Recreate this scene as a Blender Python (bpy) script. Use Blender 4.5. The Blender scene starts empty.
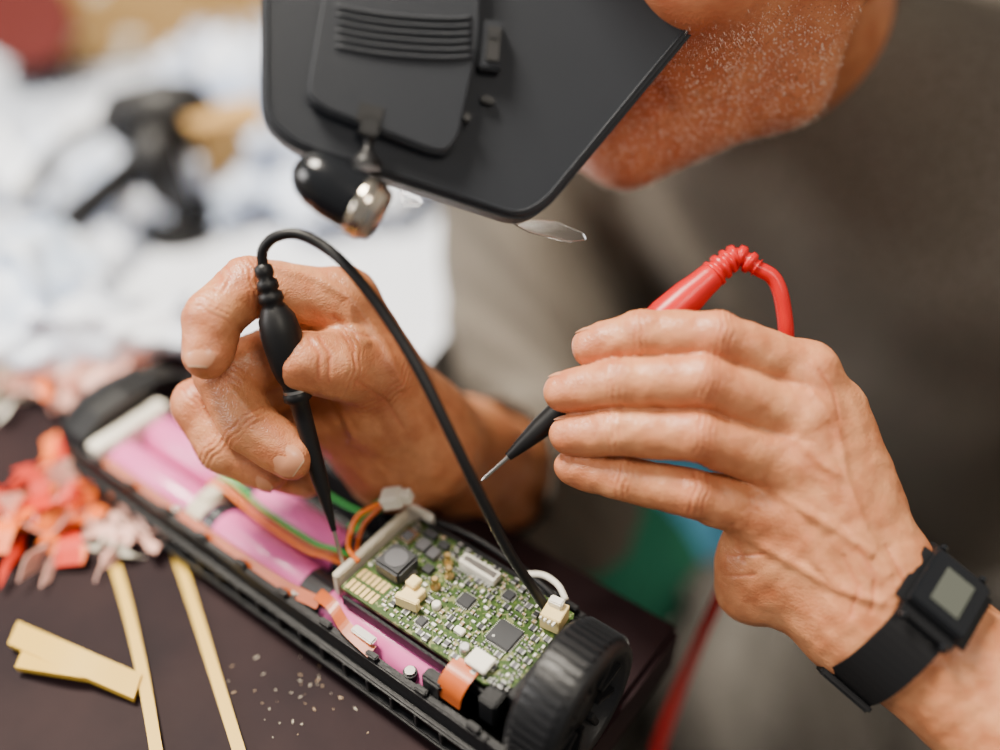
import bpy, bmesh, math, random
import numpy as np
from mathutils import Vector, Matrix
random.seed(7); rng=np.random.default_rng(3)
ZT=0.75
TH=math.radians(40); CT,ST=math.cos(TH),math.sin(TH)
EYE=Vector((0,0,ZT+0.38))
def cv(x,y,z): return Vector((x, y*ST+z*CT, y*CT-z*ST))
def S(u,v,d): # image pixel plus estimated view depth, unprojected to a world point
    return EYE+cv((u-500)*d/1000,(375-v)*d/1000,d)
def spot(u,v,h):  # image pixel projected onto a horizontal plane at the given height
    y=(375-v)/1000; d=(0.38-h)/(ST-CT*y); return S(u,v,d)
def W(x,y,z): return Vector((x,y,z+ZT))
SC=bpy.context.scene.collection
# ---------------------------------------------------------------- materials
def mat(name,col,rough=0.5,metal=0.0,col2=None,nscale=20,bump=0.0,bscale=200,trans=0.0,coat=0.0,spec=None,detail=3,ior=1.45,contrast=(0.35,0.65)):
    m=bpy.data.materials.new(name); m.use_nodes=True; nt=m.node_tree; b=nt.nodes['Principled BSDF']
    b.inputs['Base Color'].default_value=(*col,1); b.inputs['Roughness'].default_value=rough; b.inputs['Metallic'].default_value=metal
    b.inputs['IOR'].default_value=ior
    if spec is not None: b.inputs['Specular IOR Level'].default_value=spec
    if trans: b.inputs['Transmission Weight'].default_value=trans
    if coat: b.inputs['Coat Weight'].default_value=coat; b.inputs['Coat Roughness'].default_value=0.15
    tc=nt.nodes.new('ShaderNodeTexCoord')
    if col2 is not None:
        n=nt.nodes.new('ShaderNodeTexNoise'); n.inputs['Scale'].default_value=nscale; n.inputs['Detail'].default_value=detail
        r=nt.nodes.new('ShaderNodeValToRGB'); r.color_ramp.elements[0].position=contrast[0]; r.color_ramp.elements[1].position=contrast[1]
        r.color_ramp.elements[0].color=(*col,1); r.color_ramp.elements[1].color=(*col2,1)
        nt.links.new(tc.outputs['Object'],n.inputs['Vector']); nt.links.new(n.outputs['Fac'],r.inputs['Fac']); nt.links.new(r.outputs['Color'],b.inputs['Base Color'])
    if bump:
        n2=nt.nodes.new('ShaderNodeTexNoise'); n2.inputs['Scale'].default_value=bscale; n2.inputs['Detail'].default_value=4
        bp=nt.nodes.new('ShaderNodeBump'); bp.inputs['Strength'].default_value=bump; bp.inputs['Distance'].default_value=0.001
        nt.links.new(tc.outputs['Object'],n2.inputs['Vector']); nt.links.new(n2.outputs['Fac'],bp.inputs['Height']); nt.links.new(bp.outputs['Normal'],b.inputs['Normal'])
    return m
def skin_mat(name,beard=False):
    m=bpy.data.materials.new(name); m.use_nodes=True; nt=m.node_tree; b=nt.nodes['Principled BSDF']; L=nt.links
    tc=nt.nodes.new('ShaderNodeTexCoord')
    n=nt.nodes.new('ShaderNodeTexNoise'); n.inputs['Scale'].default_value=75; n.inputs['Detail'].default_value=8; n.inputs['Roughness'].default_value=.62
    r=nt.nodes.new('ShaderNodeValToRGB'); e=r.color_ramp.elements; e[0].position=.28; e[1].position=.72
    e[0].color=(.44,.135,.052,1); e[1].color=(.68,.30,.135,1)
    L.new(tc.outputs['Object'],n.inputs['Vector']); L.new(n.outputs['Fac'],r.inputs['Fac'])
    at=nt.nodes.new('ShaderNodeAttribute'); at.attribute_name='red'
    mx=nt.nodes.new('ShaderNodeMix'); mx.data_type='RGBA'; mx.inputs[7].default_value=(.44,.09,.04,1)
    mu=nt.nodes.new('ShaderNodeMath'); mu.operation='MULTIPLY'; mu.inputs[1].default_value=.6
    L.new(at.outputs['Fac'],mu.inputs[0]); L.new(mu.outputs[0],mx.inputs[0]); L.new(r.outputs['Color'],mx.inputs[6])
    last=mx.outputs[2]
    mp=nt.nodes.new('ShaderNodeMapping'); mp.inputs['Scale'].default_value=(1,.7,1.4); L.new(tc.outputs['Object'],mp.inputs['Vector'])
    nw=nt.nodes.new('ShaderNodeTexNoise'); nw.inputs['Scale'].default_value=150; L.new(mp.outputs[0],nw.inputs['Vector'])
    mxv=nt.nodes.new('ShaderNodeMix'); mxv.data_type='VECTOR'; mxv.inputs[0].default_value=.006; L.new(mp.outputs[0],mxv.inputs[4]); L.new(nw.outputs['Color'],mxv.inputs[5])
    v=nt.nodes.new('ShaderNodeTexVoronoi'); v.feature='DISTANCE_TO_EDGE'; v.inputs['Scale'].default_value=620; L.new(mxv.outputs[1],v.inputs['Vector'])
    vr=nt.nodes.new('ShaderNodeValToRGB'); vr.color_ramp.elements[0].color=(0,0,0,1); vr.color_ramp.elements[1].color=(1,1,1,1); vr.color_ramp.elements[1].position=.22; L.new(v.outputs['Distance'],vr.inputs['Fac'])
    if beard:
        ab=nt.nodes.new('ShaderNodeAttribute'); ab.attribute_name='beard'
        vo=nt.nodes.new('ShaderNodeTexVoronoi'); vo.inputs['Scale'].default_value=800
        lt=nt.nodes.new('ShaderNodeMath'); lt.operation='LESS_THAN'; lt.inputs[1].default_value=.27
        L.new(tc.outputs['Object'],vo.inputs['Vector']); L.new(vo.outputs['Distance'],lt.inputs[0])
        m3=nt.nodes.new('ShaderNodeMath'); m3.operation='MULTIPLY'; L.new(lt.outputs[0],m3.inputs[0]); L.new(ab.outputs['Fac'],m3.inputs[1])
        hs=nt.nodes.new('ShaderNodeValToRGB'); hs.color_ramp.elements[0].color=(.85,.75,.66,1); hs.color_ramp.elements[1].color=(.14,.06,.035,1); hs.color_ramp.elements[0].position=.5; hs.color_ramp.elements[1].position=.6
        L.new(vo.outputs['Color'],hs.inputs['Fac'])
        mb=nt.nodes.new('ShaderNodeMix'); mb.data_type='RGBA'; L.new(m3.outputs[0],mb.inputs[0]); L.new(last,mb.inputs[6]); L.new(hs.outputs['Color'],mb.inputs[7]); last=mb.outputs[2]
    L.new(last,b.inputs['Base Color']); b.inputs['Roughness'].default_value=.38
    b.inputs['Subsurface Weight'].default_value=.08; b.inputs['Subsurface Radius'].default_value=(1,.35,.2); b.inputs['Subsurface Scale'].default_value=.002
    n2=nt.nodes.new('ShaderNodeTexNoise'); n2.inputs['Scale'].default_value=150; n2.inputs['Detail'].default_value=7; n2.inputs['Roughness'].default_value=.55
    L.new(mp.outputs[0],n2.inputs['Vector'])
    ad=nt.nodes.new('ShaderNodeMath'); ad.operation='MULTIPLY_ADD'; ad.inputs[1].default_value=.12
    L.new(vr.outputs['Color'],ad.inputs[0]); L.new(n2.outputs['Fac'],ad.inputs[2])
    bp=nt.nodes.new('ShaderNodeBump'); bp.inputs['Strength'].default_value=.6; bp.inputs['Distance'].default_value=.0011
    L.new(ad.outputs[0],bp.inputs['Height']); L.new(bp.outputs['Normal'],b.inputs['Normal'])
    return m
M_skin=skin_mat('skin'); M_face=skin_mat('face_skin',True)
M_nail=mat('nail',(.60,.26,.14),.33,coat=.15)
M_nailtip=mat('nail_tip',(.60,.38,.24),.4)
M_shirt=mat('grey_jersey',(.100,.085,.068),.95,col2=(.158,.137,.112),nscale=420,bump=.5,bscale=900,detail=6,contrast=(.3,.7))
M_trous=mat('trouser_cloth',(.085,.078,.070),.95,col2=(.12,.11,.10),nscale=200,bump=.3,bscale=500)
M_blk=mat('black_plastic',(.008,.0085,.010),.40,bump=.12,bscale=600,spec=.38)
M_visor=mat('visor_plastic',(.012,.015,.021),.48,bump=.25,bscale=1400,col2=(.016,.019,.026),nscale=30,spec=.4)
M_blkg=mat('black_gloss',(.008,.009,.011),.18)
M_rub=mat('black_rubber',(.007,.007,.008),.45,spec=.38)
M_red=mat('red_rubber',(.62,.004,.008),.34)
M_chrome=mat('chrome',(.78,.69,.56),.16,1)
M_steel=mat('steel',(.55,.53,.5),.3,1)
M_gold=mat('gold_plate',(.85,.60,.26),.3,1)
M_pink=mat('pink_wrap',(.70,.125,.36),.33,coat=.4,col2=(.76,.16,.42),nscale=8)
M_white=mat('white_plastic',(.80,.76,.66),.45)
M_cream=mat('cream_connector',(.80,.62,.28),.45)
M_foam=mat('foam',(.60,.54,.42),.8,bump=.3,bscale=600)
M_brown=mat('copper_flex',(.50,.10,.015),.35,col2=(.36,.07,.01),nscale=60)
M_orange=mat('orange_wire',(.80,.17,.015),.4)
M_green=mat('green_wire',(.03,.42,.06),.4)
M_sold=mat('solder',(.62,.62,.60),.35,.85)
M_chip=mat('chip',(.028,.03,.034),.42)
M_chipg=mat('chip_grey',(.10,.10,.108),.4,.2)
M_cer=mat('ceramic_cap',(.36,.24,.13),.5)
M_glass=mat('clear_acrylic',(.95,.97,1),.03,trans=1.0,ior=1.49)
M_lcd=mat('lcd',(.075,.082,.07),.25)
M_yel=mat('yellow_strip',(.68,.42,.045),.45)
M_tape=mat('black_tape',(.02,.02,.024),.25,coat=.5)
M_pcb=mat('pcb_green',(.05,.085,.022),.32,coat=.3)
nt=M_pcb.node_tree; b=nt.nodes['Principled BSDF']; tc=nt.nodes.new('ShaderNodeTexCoord')
br=nt.nodes.new('ShaderNodeTexVoronoi'); br.distance='MANHATTAN'; br.feature='F1'; br.inputs['Scale'].default_value=330
rp=nt.nodes.new('ShaderNodeValToRGB'); rp.color_ramp.interpolation='CONSTANT'
rp.color_ramp.elements[0].color=(.085,.135,.022,1); rp.color_ramp.elements[1].color=(.034,.072,.012,1); rp.color_ramp.elements[1].position=.30
e=rp.color_ramp.elements.new(.98); e.color=(.18,.20,.08,1)
nt.links.new(tc.outputs['Object'],br.inputs['Vector']); nt.links.new(br.outputs['Distance'],rp.inputs['Fac']); nt.links.new(rp.outputs['Color'],b.inputs['Base Color'])
# ---------------------------------------------------------------- builder
def basis(d):
    d=Vector(d).normalized(); a=Vector((0,0,1)) if abs(d.z)<.9 else Vector((1,0,0))
    x=d.cross(a).normalized(); y=d.cross(x).normalized(); return x,y,d
def catmull(p,res=8):
    p=[Vector(q) for q in p]; P=[p[0]*2-p[1]]+p+[p[-1]*2-p[-2]]; out=[]
    for i in range(1,len(P)-2):
        for k in range(res):
            t=k/res; a,b_,c,d=P[i-1],P[i],P[i+1],P[i+2]
            out.append(.5*((2*b_)+(c-a)*t+(2*a-5*b_+4*c-d)*t*t+(3*b_-a-3*c+d)*t**3))
    out.append(p[-1]); return out
class B:
    def __init__(s): s.v=[];s.f=[];s.m=[];s.sm=[];s.ms=[]
    def mi(s,m):
        if m not in s.ms: s.ms.append(m)
        return s.ms.index(m)
    def add(s,v,f,m,smooth=False):
        o=len(s.v); s.v+= [tuple(q) for q in v]; i=s.mi(m)
        for q in f: s.f.append([o+k for k in q]); s.m.append(i); s.sm.append(smooth)
    def bm(s,bm,m,smooth=False):
        bm.verts.index_update(); s.add([v.co[:] for v in bm.verts],[[v.index for v in f.verts] for f in bm.faces],m,smooth); bm.free()
    def box(s,c,d,m,rz=0,R=None,bev=0):
        bm=bmesh.new(); bmesh.ops.create_cube(bm,size=1)
        for v in bm.verts: v.co=Vector((v.co.x*d[0],v.co.y*d[1],v.co.z*d[2]))
        if bev: bmesh.ops.bevel(bm,geom=list(bm.edges),offset=bev,segments=2,affect='EDGES')
        Q=R if R is not None else Matrix.Rotation(rz,3,'Z')
        for v in bm.verts: v.co=Q@v.co+Vector(c)
        s.bm(bm,m)
    def rev(s,p0,d,prof,m,seg=28,caps=True,smooth=True):
        x,y,d=basis(d); p0=Vector(p0); v=[];f=[]
        for h,r in prof:
            for k in range(seg):
                a=2*math.pi*k/seg; v.append(p0+d*h+(x*math.cos(a)+y*math.sin(a))*r)
        n=len(prof)
        for i in range(n-1):
            for k in range(seg):
                k2=(k+1)%seg; f.append([i*seg+k,i*seg+k2,(i+1)*seg+k2,(i+1)*seg+k])
        s.add(v,f,m,smooth)
        if caps:
            s.add(v[:seg],[list(range(seg))],m); s.add(v[-seg:],[list(range(seg))[::-1]],m)
    def cyl(s,a,b,r0,r1,m,seg=24,caps=True,smooth=True):
        a=Vector(a);b=Vector(b); s.rev(a,b-a,[(0,r0),((b-a).length,r1)],m,seg,caps,smooth)
    def prism(s,out,z0,z1,m,bev=0,seg=3):
        bm=bmesh.new(); vs=[bm.verts.new((x,y,z0)) for x,y in out]; f=bm.faces.new(vs)
        r=bmesh.ops.extrude_face_region(bm,geom=[f]); 
        for g in r['geom']:
            if isinstance(g,bmesh.types.BMVert): g.co.z=z1
        bmesh.ops.recalc_face_normals(bm,faces=bm.faces)
        if bev: bmesh.ops.bevel(bm,geom=[e for e in bm.edges if abs(e.verts[0].co.z-e.verts[1].co.z)<1e-9],offset=bev,segments=seg,affect='EDGES')
        s.bm(bm,m,False)
    def tube(s,pts,r,m,seg=10,res=8,rf=None):
        P=catmull(pts,res) if res>1 else [Vector(p) for p in pts]; v=[];f=[]; x=None
        n=len(P)
        for i,p in enumerate(P):
            t=(P[min(i+1,n-1)]-P[max(i-1,0)]).normalized()
            if x is None: x=basis(t)[0]
            x=(x-t*x.dot(t)).normalized(); y=t.cross(x); rr=r if rf is None else rf(i/(n-1))
            for k in range(seg):
                a=2*math.pi*k/seg; v.append(p+(x*math.cos(a)+y*math.sin(a))*rr)
        for i in range(n-1):
            for k in range(seg):
                k2=(k+1)%seg; f.append([i*seg+k,i*seg+k2,(i+1)*seg+k2,(i+1)*seg+k])
        f.append(list(range(seg))[::-1]); f.append([(n-1)*seg+k for k in range(seg)])
        s.add(v,f,m,True)
    def strip(s,pts,w,side,m,th=.0004,res=6):
        P=catmull(pts,res); side=Vector(side).normalized(); v=[];f=[];n=len(P)
        for i,p in enumerate(P):
            t=(P[min(i+1,n-1)]-P[max(i-1,0)]).normalized(); nn=t.cross(side).normalized()
            for a,b_ in((-1,-1),(1,-1),(1,1),(-1,1)): v.append(p+side*w*.5*a+nn*th*.5*b_)
        for i in range(n-1):
            for k in range(4):
                k2=(k+1)%4; f.append([i*4+k,i*4+k2,(i+1)*4+k2,(i+1)*4+k])
        f.append([0,1,2,3]); f.append([(n-1)*4+k for k in(3,2,1,0)]); s.add(v,f,m)
    def obj(s,name,parent=None,M=None):
        me=bpy.data.meshes.new(name); me.from_pydata(s.v,[],s.f); me.update()
        for m in s.ms: me.materials.append(m)
        me.polygons.foreach_set('material_index',s.m); me.polygons.foreach_set('use_smooth',s.sm)
        bm=bmesh.new(); bm.from_mesh(me); bmesh.ops.recalc_face_normals(bm,faces=bm.faces); bm.to_mesh(me); bm.free()
        o=bpy.data.objects.new(name,me); SC.objects.link(o)
        if parent: o.parent=parent
        if M is not None: o.matrix_local=M
        return o
def group(name,M=None):
    o=bpy.data.objects.new(name,None); SC.objects.link(o); o.empty_display_size=.05
    if M is not None: o.matrix_world=M
    return o
# ---------------------------------------------------------------- SDF organic modeller
class SDF:
    def __init__(s,lo,hi,vox):
        s.lo=np.array(lo,float); s.vox=vox; s.n=np.ceil((np.array(hi)-s.lo)/vox).astype(int)+1; s.L={}
    def layer(s,k):
        if k not in s.L: s.L[k]=np.full(s.n,.2,np.float32)
        return s.L[k]
    def grids(s):
        return [(s.lo[i]+s.vox*np.arange(s.n[i])).reshape([-1 if j==i else 1 for j in range(3)]) for i in range(3)]
    def sl(s,lo,hi):
        a=np.clip(np.floor((lo-s.lo)/s.vox).astype(int),0,s.n); b_=np.clip(np.ceil((hi-s.lo)/s.vox).astype(int)+1,0,s.n)
        if (b_<=a).any(): return None
        X=(s.lo[0]+s.vox*np.arange(a[0],b_[0]))[:,None,None].astype(np.float32)
        Y=(s.lo[1]+s.vox*np.arange(a[1],b_[1]))[None,:,None].astype(np.float32)
        Z=(s.lo[2]+s.vox*np.arange(a[2],b_[2]))[None,None,:].astype(np.float32)
        return (slice(a[0],b_[0]),slice(a[1],b_[1]),slice(a[2],b_[2])),X,Y,Z
    @staticmethod
    def smin(a,b_,k):
        if k<=0: return np.minimum(a,b_)
        h=np.maximum(k-np.abs(a-b_),0)/k; return np.minimum(a,b_)-h*h*k*.25
    def put(s,lay,lo,hi,fn,k,sub=False):
        f=s.layer(lay); r=s.sl(lo,hi)
        if r is None: return
        q,X,Y,Z=r; d=fn(X,Y,Z).astype(np.float32)
        f[q]= -s.smin(-f[q],d,k) if sub else s.smin(f[q],d,k)
    def cap(s,a,b_,ra,rb,k=.004,lay='m',sub=False):
        a=np.array(a);b_=np.array(b_); ab=b_-a; L2=max((ab**2).sum(),1e-12); pad=max(ra,rb)+k+4*s.vox
        def fn(X,Y,Z):
            t=np.clip(((X-a[0])*ab[0]+(Y-a[1])*ab[1]+(Z-a[2])*ab[2])/L2,0,1)
            return np.sqrt((X-a[0]-ab[0]*t)**2+(Y-a[1]-ab[1]*t)**2+(Z-a[2]-ab[2]*t)**2)-(ra+(rb-ra)*t)
        s.put(lay,np.minimum(a,b_)-pad,np.maximum(a,b_)+pad,fn,k,sub)
    def ell(s,c,ax,r,k=.004,lay='m',sub=False):
        c=np.array(c); ax=[np.array(q) for q in ax]; pad=max(r)+k+4*s.vox
        def fn(X,Y,Z):
            p=[(X-c[0])*q[0]+(Y-c[1])*q[1]+(Z-c[2])*q[2] for q in ax]
            k0=np.sqrt(sum((p[i]/r[i])**2 for i in range(3))); k1=np.sqrt(sum((p[i]/r[i]**2)**2 for i in range(3)))+1e-9
            return k0*(k0-1)/k1
        s.put(lay,c-pad,c+pad,fn,k,sub)
    def merge(s,a,b_,k): s.L[a]=s.smin(s.layer(a),s.layer(b_),k); del s.L[b_]
    def mesh(s,lay='m'):
        f=s.L[lay]; g=f<0; n=f.shape
        C=[(i,j,k) for i in(0,1) for j in(0,1) for k in(0,1)]
        cnt=np.zeros((n[0]-1,n[1]-1,n[2]-1),np.int8)
        for i,j,k in C: cnt+=g[i:n[0]-1+i,j:n[1]-1+j,k:n[2]-1+k]
        act=(cnt>0)&(cnt<8); idx=np.argwhere(act); im=np.full(act.shape,-1,np.int32); im[act]=np.arange(len(idx))
        val=[f[idx[:,0]+i,idx[:,1]+j,idx[:,2]+k] for i,j,k in C]
        acc=np.zeros((len(idx),3)); num=np.zeros(len(idx))
        for a in range(8):
            for b_ in range(a+1,8):
                ca,cb=np.array(C[a]),np.array(C[b_])
                if np.abs(ca-cb).sum()!=1: continue
                va,vb=val[a],val[b_]; mk=(va<0)!=(vb<0); t=np.where(mk,va/np.where(mk,va-vb,1),0)
                acc+=mk[:,None]*(ca+(cb-ca)*t[:,None]); num+=mk
        V=(idx+acc/num[:,None])*s.vox+s.lo; F=[]
        for ax in range(3):
            sa=[slice(None)]*3; sb=[slice(None)]*3; sa[ax]=slice(0,-1); sb[ax]=slice(1,None)
            d=g[tuple(sa)]!=g[tuple(sb)]; e=np.argwhere(d); o1,o2=[q for q in range(3) if q!=ax]
            ok=(e[:,o1]>0)&(e[:,o2]>0)&(e[:,o1]<n[o1]-1)&(e[:,o2]<n[o2]-1); e=e[ok]; ins=g[tuple(e.T)]
            def cc(p,q):
                z=e.copy(); z[:,o1]-=p; z[:,o2]-=q; return im[tuple(z.T)]
            Q=np.stack([cc(1,1),cc(0,1),cc(0,0),cc(1,0)],1)
            if ax==1: ins=~ins
            Q[~ins]=Q[~ins][:,::-1]; F.append(Q)
        return V,np.concatenate(F)
def normals(V,F):
    n=np.cross(V[F[:,2]]-V[F[:,0]],V[F[:,3]]-V[F[:,1]]); N=np.zeros_like(V)
    for k in range(4): np.add.at(N,F[:,k],n)
    return N/(np.linalg.norm(N,axis=1)[:,None]+1e-12)
def mk(name,V,F,mats,parent=None,attrs=None):
    me=bpy.data.meshes.new(name); me.from_pydata(V.tolist(),[],F.tolist()); me.update()
    for m in mats: me.materials.append(m)
    me.polygons.foreach_set('use_smooth',[True]*len(me.polygons))
    for k,a in (attrs or {}).items():
        at=me.attributes.new(k,'FLOAT','POINT'); at.data.foreach_set('value',a.astype(np.float32))
    o=bpy.data.objects.new(name,me); SC.objects.link(o)
    if parent: o.parent=parent
    return o
def near(V,pts,sig):
    r=np.zeros(len(V))
    for p in pts: r=np.maximum(r,np.exp(-((V-np.array(p))**2).sum(1)/sig**2))
    return r
def crease(V,j,t,n,r,amp=.0004,wl=.0026,win=.0045,ph=0.):
    j=np.array(j);t=np.array(t);n=np.array(n); d=V-j; sc=d@t; dp=d-sc[:,None]*t; rad=np.linalg.norm(dp,axis=1)+1e-9
    q=np.cross(t,n); s2=dp@q
    w=np.exp(-(sc/win)**2)*(rad<r*1.4)*np.clip((dp@n)/rad*1.5,0,1)
    wav=np.cos(2*np.pi*(sc+.0005*np.sin(s2*600+ph)+ph*.0004)/wl+.5*np.sin(sc*1500+ph))
    w=w*np.clip(wav,0,1)**1.5
    V-= (dp/rad[:,None])*(w*amp*2)[:,None]
    return w
def nail(bld,a,b_,hint,r,hw=.72,back=.0070):
    a=Vector(a);b_=Vector(b_); t=(b_-a).normalized(); n=Vector(hint); n=(n-t*n.dot(t)).normalized(); q=t.cross(n)
    NU,NV=14,12; front=r*.62; 
    for part in(0,1):
        v=[];f=[]
        for i in range(NU+1):
            s_=i/NU; u=-back+(back+front)*s_
            if part==1: u=front*(.93+.10*s_)
            e=(u+back)/(back+front)*2-1; wd=hw*(1-abs(e)**3.2*.55) if e<0 else hw*(1-abs(e)**4*.35)
            rad=(r+.00015) if u<=0 else math.sqrt(max(r*r-(u*.80)**2,0))+.0002
            for k in range(NV+1):
                ph=(k/NV*2-1)*wd; v.append(b_+t*u+(n*math.cos(ph)*1.0+q*math.sin(ph))*rad*(1))
        for i in range(NU):
            for k in range(NV):
                o=i*(NV+1)+k; f.append([o,o+1,o+NV+2,o+NV+1])
        bld.add(v,f,M_nail if part==0 else M_nailtip,True)
# ================================================================= MAN
man=group('seated_man')
def seglines(V,Nn,lines,n,w,amp):
    n=np.array(n); n=n/np.linalg.norm(n); face=np.clip(Nn@n*2.2-.35,0,1); tot=np.zeros(len(V))
    for ln in lines:
        ln=[np.array(p) for p in ln]
        for p,q in zip(ln[:-1],ln[1:]):
            pq=q-p; pq=pq-n*(pq@n); d=V-p; near_=np.abs(d@n)<.022; d=d-np.outer(d@n,n); t=np.clip(d@pq/(pq@pq),0,1); r=np.linalg.norm(d-t[:,None]*pq,axis=1)
            tot=np.maximum(tot,np.exp(-(r/w)**2)*near_)
    V+=Nn*(tot*face*amp)[:,None]; return tot*face
def hand(name,F,palm,extra,lo,hi,nails,dors,redpts,vox=.0008,veins=(),folds_=(),vn=None):
    s=SDF(lo,hi,vox)
    for fi,ch in enumerate(F):
        lay='f%d'%fi
        for (p,r),(q,r2) in zip(ch[:-1],ch[1:]):
            s.cap(p,q,r,r2,.0035,lay)
            m=(Vector(p)+Vector(q))/2; t=(Vector(q)-Vector(p)).normalized(); n=Vector(dors); n=(n-t*n.dot(t)).normalized()
            l=(Vector(q)-Vector(p)).length
            s.cap(m-n*.0018-t*l*.18,m-n*.0018+t*l*.18,(r+r2)*.48,(r+r2)*.48,.004,lay)
    s.L['fing']=s.L.pop('f0')
    for fi in range(1,len(F)): s.merge('fing','f%d'%fi,.0008)
    for a,b_,ra,rb,k in palm: s.cap(a,b_,ra,rb,k,'palm')
    s.merge('palm','fing',.007)
    for a,b_,ra,rb,k in extra: s.cap(a,b_,ra,rb,k,'palm')
    X,Y,Z=s.grids()
    s.L['palm']+=(.00016*np.sin(X*420+2*np.sin(Y*260))*np.sin(Y*390+Z*200+1)+.00012*np.sin(Z*520+X*310+np.sin(X*500))).astype(np.float32)
    V,Fc=s.mesh('palm'); cr=np.zeros(len(V))
    Nn=normals(V,Fc)
    if vn is None: vn=dors
    seglines(V,Nn,veins,vn,.0019,.0010)
    cr=np.maximum(cr,seglines(V,Nn,folds_,vn,.0007,-.0005)*.7)
    for ci,ch in enumerate(F):
        for i in range(1,len(ch)-1):
            p0,p1,p2=Vector(ch[i-1][0]),Vector(ch[i][0]),Vector(ch[i+1][0]); t=(p2-p0).normalized()
            n=Vector(dors); n=(n-t*n.dot(t)).normalized()
            cr=np.maximum(cr,crease(V,p1,t,n,ch[i][1],amp=.00028,wl=.0024,win=.0046 if i==1 else .0032,ph=ci*2.1+i))
            n2=-n; cr=np.maximum(cr,crease(V,p1,t,n2,ch[i][1],amp=.0004,wl=.005,win=.003,ph=ci+.5*i))
    red=np.clip(near(V,redpts,.012)*.8+cr*.9,0,1)
    o=mk(name,V,Fc,[M_skin],man,{'red':red})
    nb=B()
    for a,b_,h,r in nails: nail(nb,a,b_,h,r)
    nb.obj(name+'_fingernails',man)
    return o
def ch(*a): return [(S(u,v,d),r) for u,v,d,r in a]
def bb(pts,pad):
    A=np.array([list(p) for p in pts]); return A.min(0)-pad,A.max(0)+pad
# ---- his left hand (holds the red probe)
LI=ch((806,374,.400,.0118),(716,338,.388,.0100),(642,334,.392,.0090),(592,347,.400,.0082))
LM=ch((800,418,.396,.0120),(702,381,.384,.0101),(618,383,.389,.0091),(564,392,.399,.0082))
LR=ch((790,462,.396,.0118),(698,435,.385,.0098),(618,431,.390,.0088),(569,435,.400,.0080))
LP=ch((770,514,.402,.0114),(692,493,.392,.0090),(626,479,.397,.0081),(572,467,.405,.0072))
LT=ch((830,505,.425,.0150),(770,450,.438,.0125),(690,415,.434,.0110),(625,402,.428,.0098))
Lw1=S(893,578,.402); Lw2=S(864,632,.402); Lelb=W(.34,.11,-.045)
ax=(Lelb-(Lw1+Lw2)/2).normalized()
palm=[]
for c,w in((LI,S(872,552,.402)),(LM,S(872,575,.398)),(LR,S(866,598,.398)),(LP,S(858,622,.402))):
    palm.append((c[0][0],w,.0122,.0165,.011))
palm+=[(S(762,562,.414),S(850,628,.408),.0165,.018,.012),(S(765,545,.412),S(750,590,.420),.015,.014,.012),(LT[0][0],S(865,580,.412),.016,.018,.014),(S(795,480,.412),S(825,540,.415),.016,.018,.014),(S(838,410,.408),S(862,500,.408),.011,.014,.014)]
Lc=(Lw1+Lw2)/2; off=(Lw1-Lw2)*.5
ext=[(Lw1-off*.32,Lw1-off*.3+ax*.10,.0195,.022,.016),(Lw2+off*.32,Lw2+off*.3+ax*.10,.0195,.024,.016),
     (Lc+ax*.09,Lelb,.033,.042,.02)]
for c,w in((LI,S(872,560,.387)),(LM,S(868,574,.385)),(LR,S(862,592,.385))):
    ext.append((c[0][0]+cv(0,0,-.0090),w+cv(0,0,-.004),.0036,.0022,.0045))
for c in(LI,LM,LR,LP): ext.append((c[0][0]+cv(0,0,-.0035),c[0][0]+cv(-.004,0,-.003),.0098,.0088,.004))
def L3(pts,d): return [S(u,v,d) for u,v in pts]
veins=[L3(q,.385) for q in([(812,395),(835,430),(842,480),(858,530),(880,570)],[(760,478),(790,502),(830,528),(862,552)],[(795,440),(815,462),(842,480)],[(742,530),(790,560),(835,588),(870,600)],[(790,502),(815,560),(835,588)])]
fl=[L3(q,.385) for q in([(722,548),(745,560),(770,556)],[(718,572),(742,582),(765,578)],[(735,525),(750,545),(755,565)],[(850,545),(866,575),(862,610)],[(838,555),(850,585),(846,615)],[(880,545),(896,580),(880,630)],[(820,370),(835,392),(838,420)])]
allp=[p for c in(LI,LM,LR,LP,LT) for p,_ in c]+[Lw1,Lw2,Lw1+ax*.14,Lw2+ax*.14,S(748,588,.42)]
lo,hi=bb(allp,.03)
nh=cv(-.1,.9,.15)
hand('left_hand',[LI,LM,LR,LP,LT],palm,ext,lo,hi,[(c[2][0],c[3][0],nh,c[3][1]) for c in(LI,LM,LR,LP)],cv(.1,.3,-1),
     [c[i][0] for c in(LI,LM,LR,LP) for i in(0,1,3)],veins=veins,folds_=fl,vn=cv(.1,.1,-1))
def limb(name,segs,vox,mats,parent,red=0):
    pts=[p for a,b_,_,_ in segs for p in(a,b_)]; lo,hi=bb(pts,max(max(q[2],q[3]) for q in segs)+.02); s=SDF(lo,hi,vox)
    for a,b_,ra,rb in segs: s.cap(a,b_,ra,rb,.02)
    V,F=s.mesh(); return mk(name,V,F,mats,parent,{'red':np.full(len(V),float(red))})
Lsh=W(.37,.44,.11); Rsh=W(.01,.68,.13)
limb('left_forearm',[(Lc+ax*.10,Lc+ax*.16,.0315,.037),(Lc+ax*.16,Lelb,.037,.042),(Lelb,Lelb.lerp(Lsh,.5),.042,.048)],.003,[M_skin],man)
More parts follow.
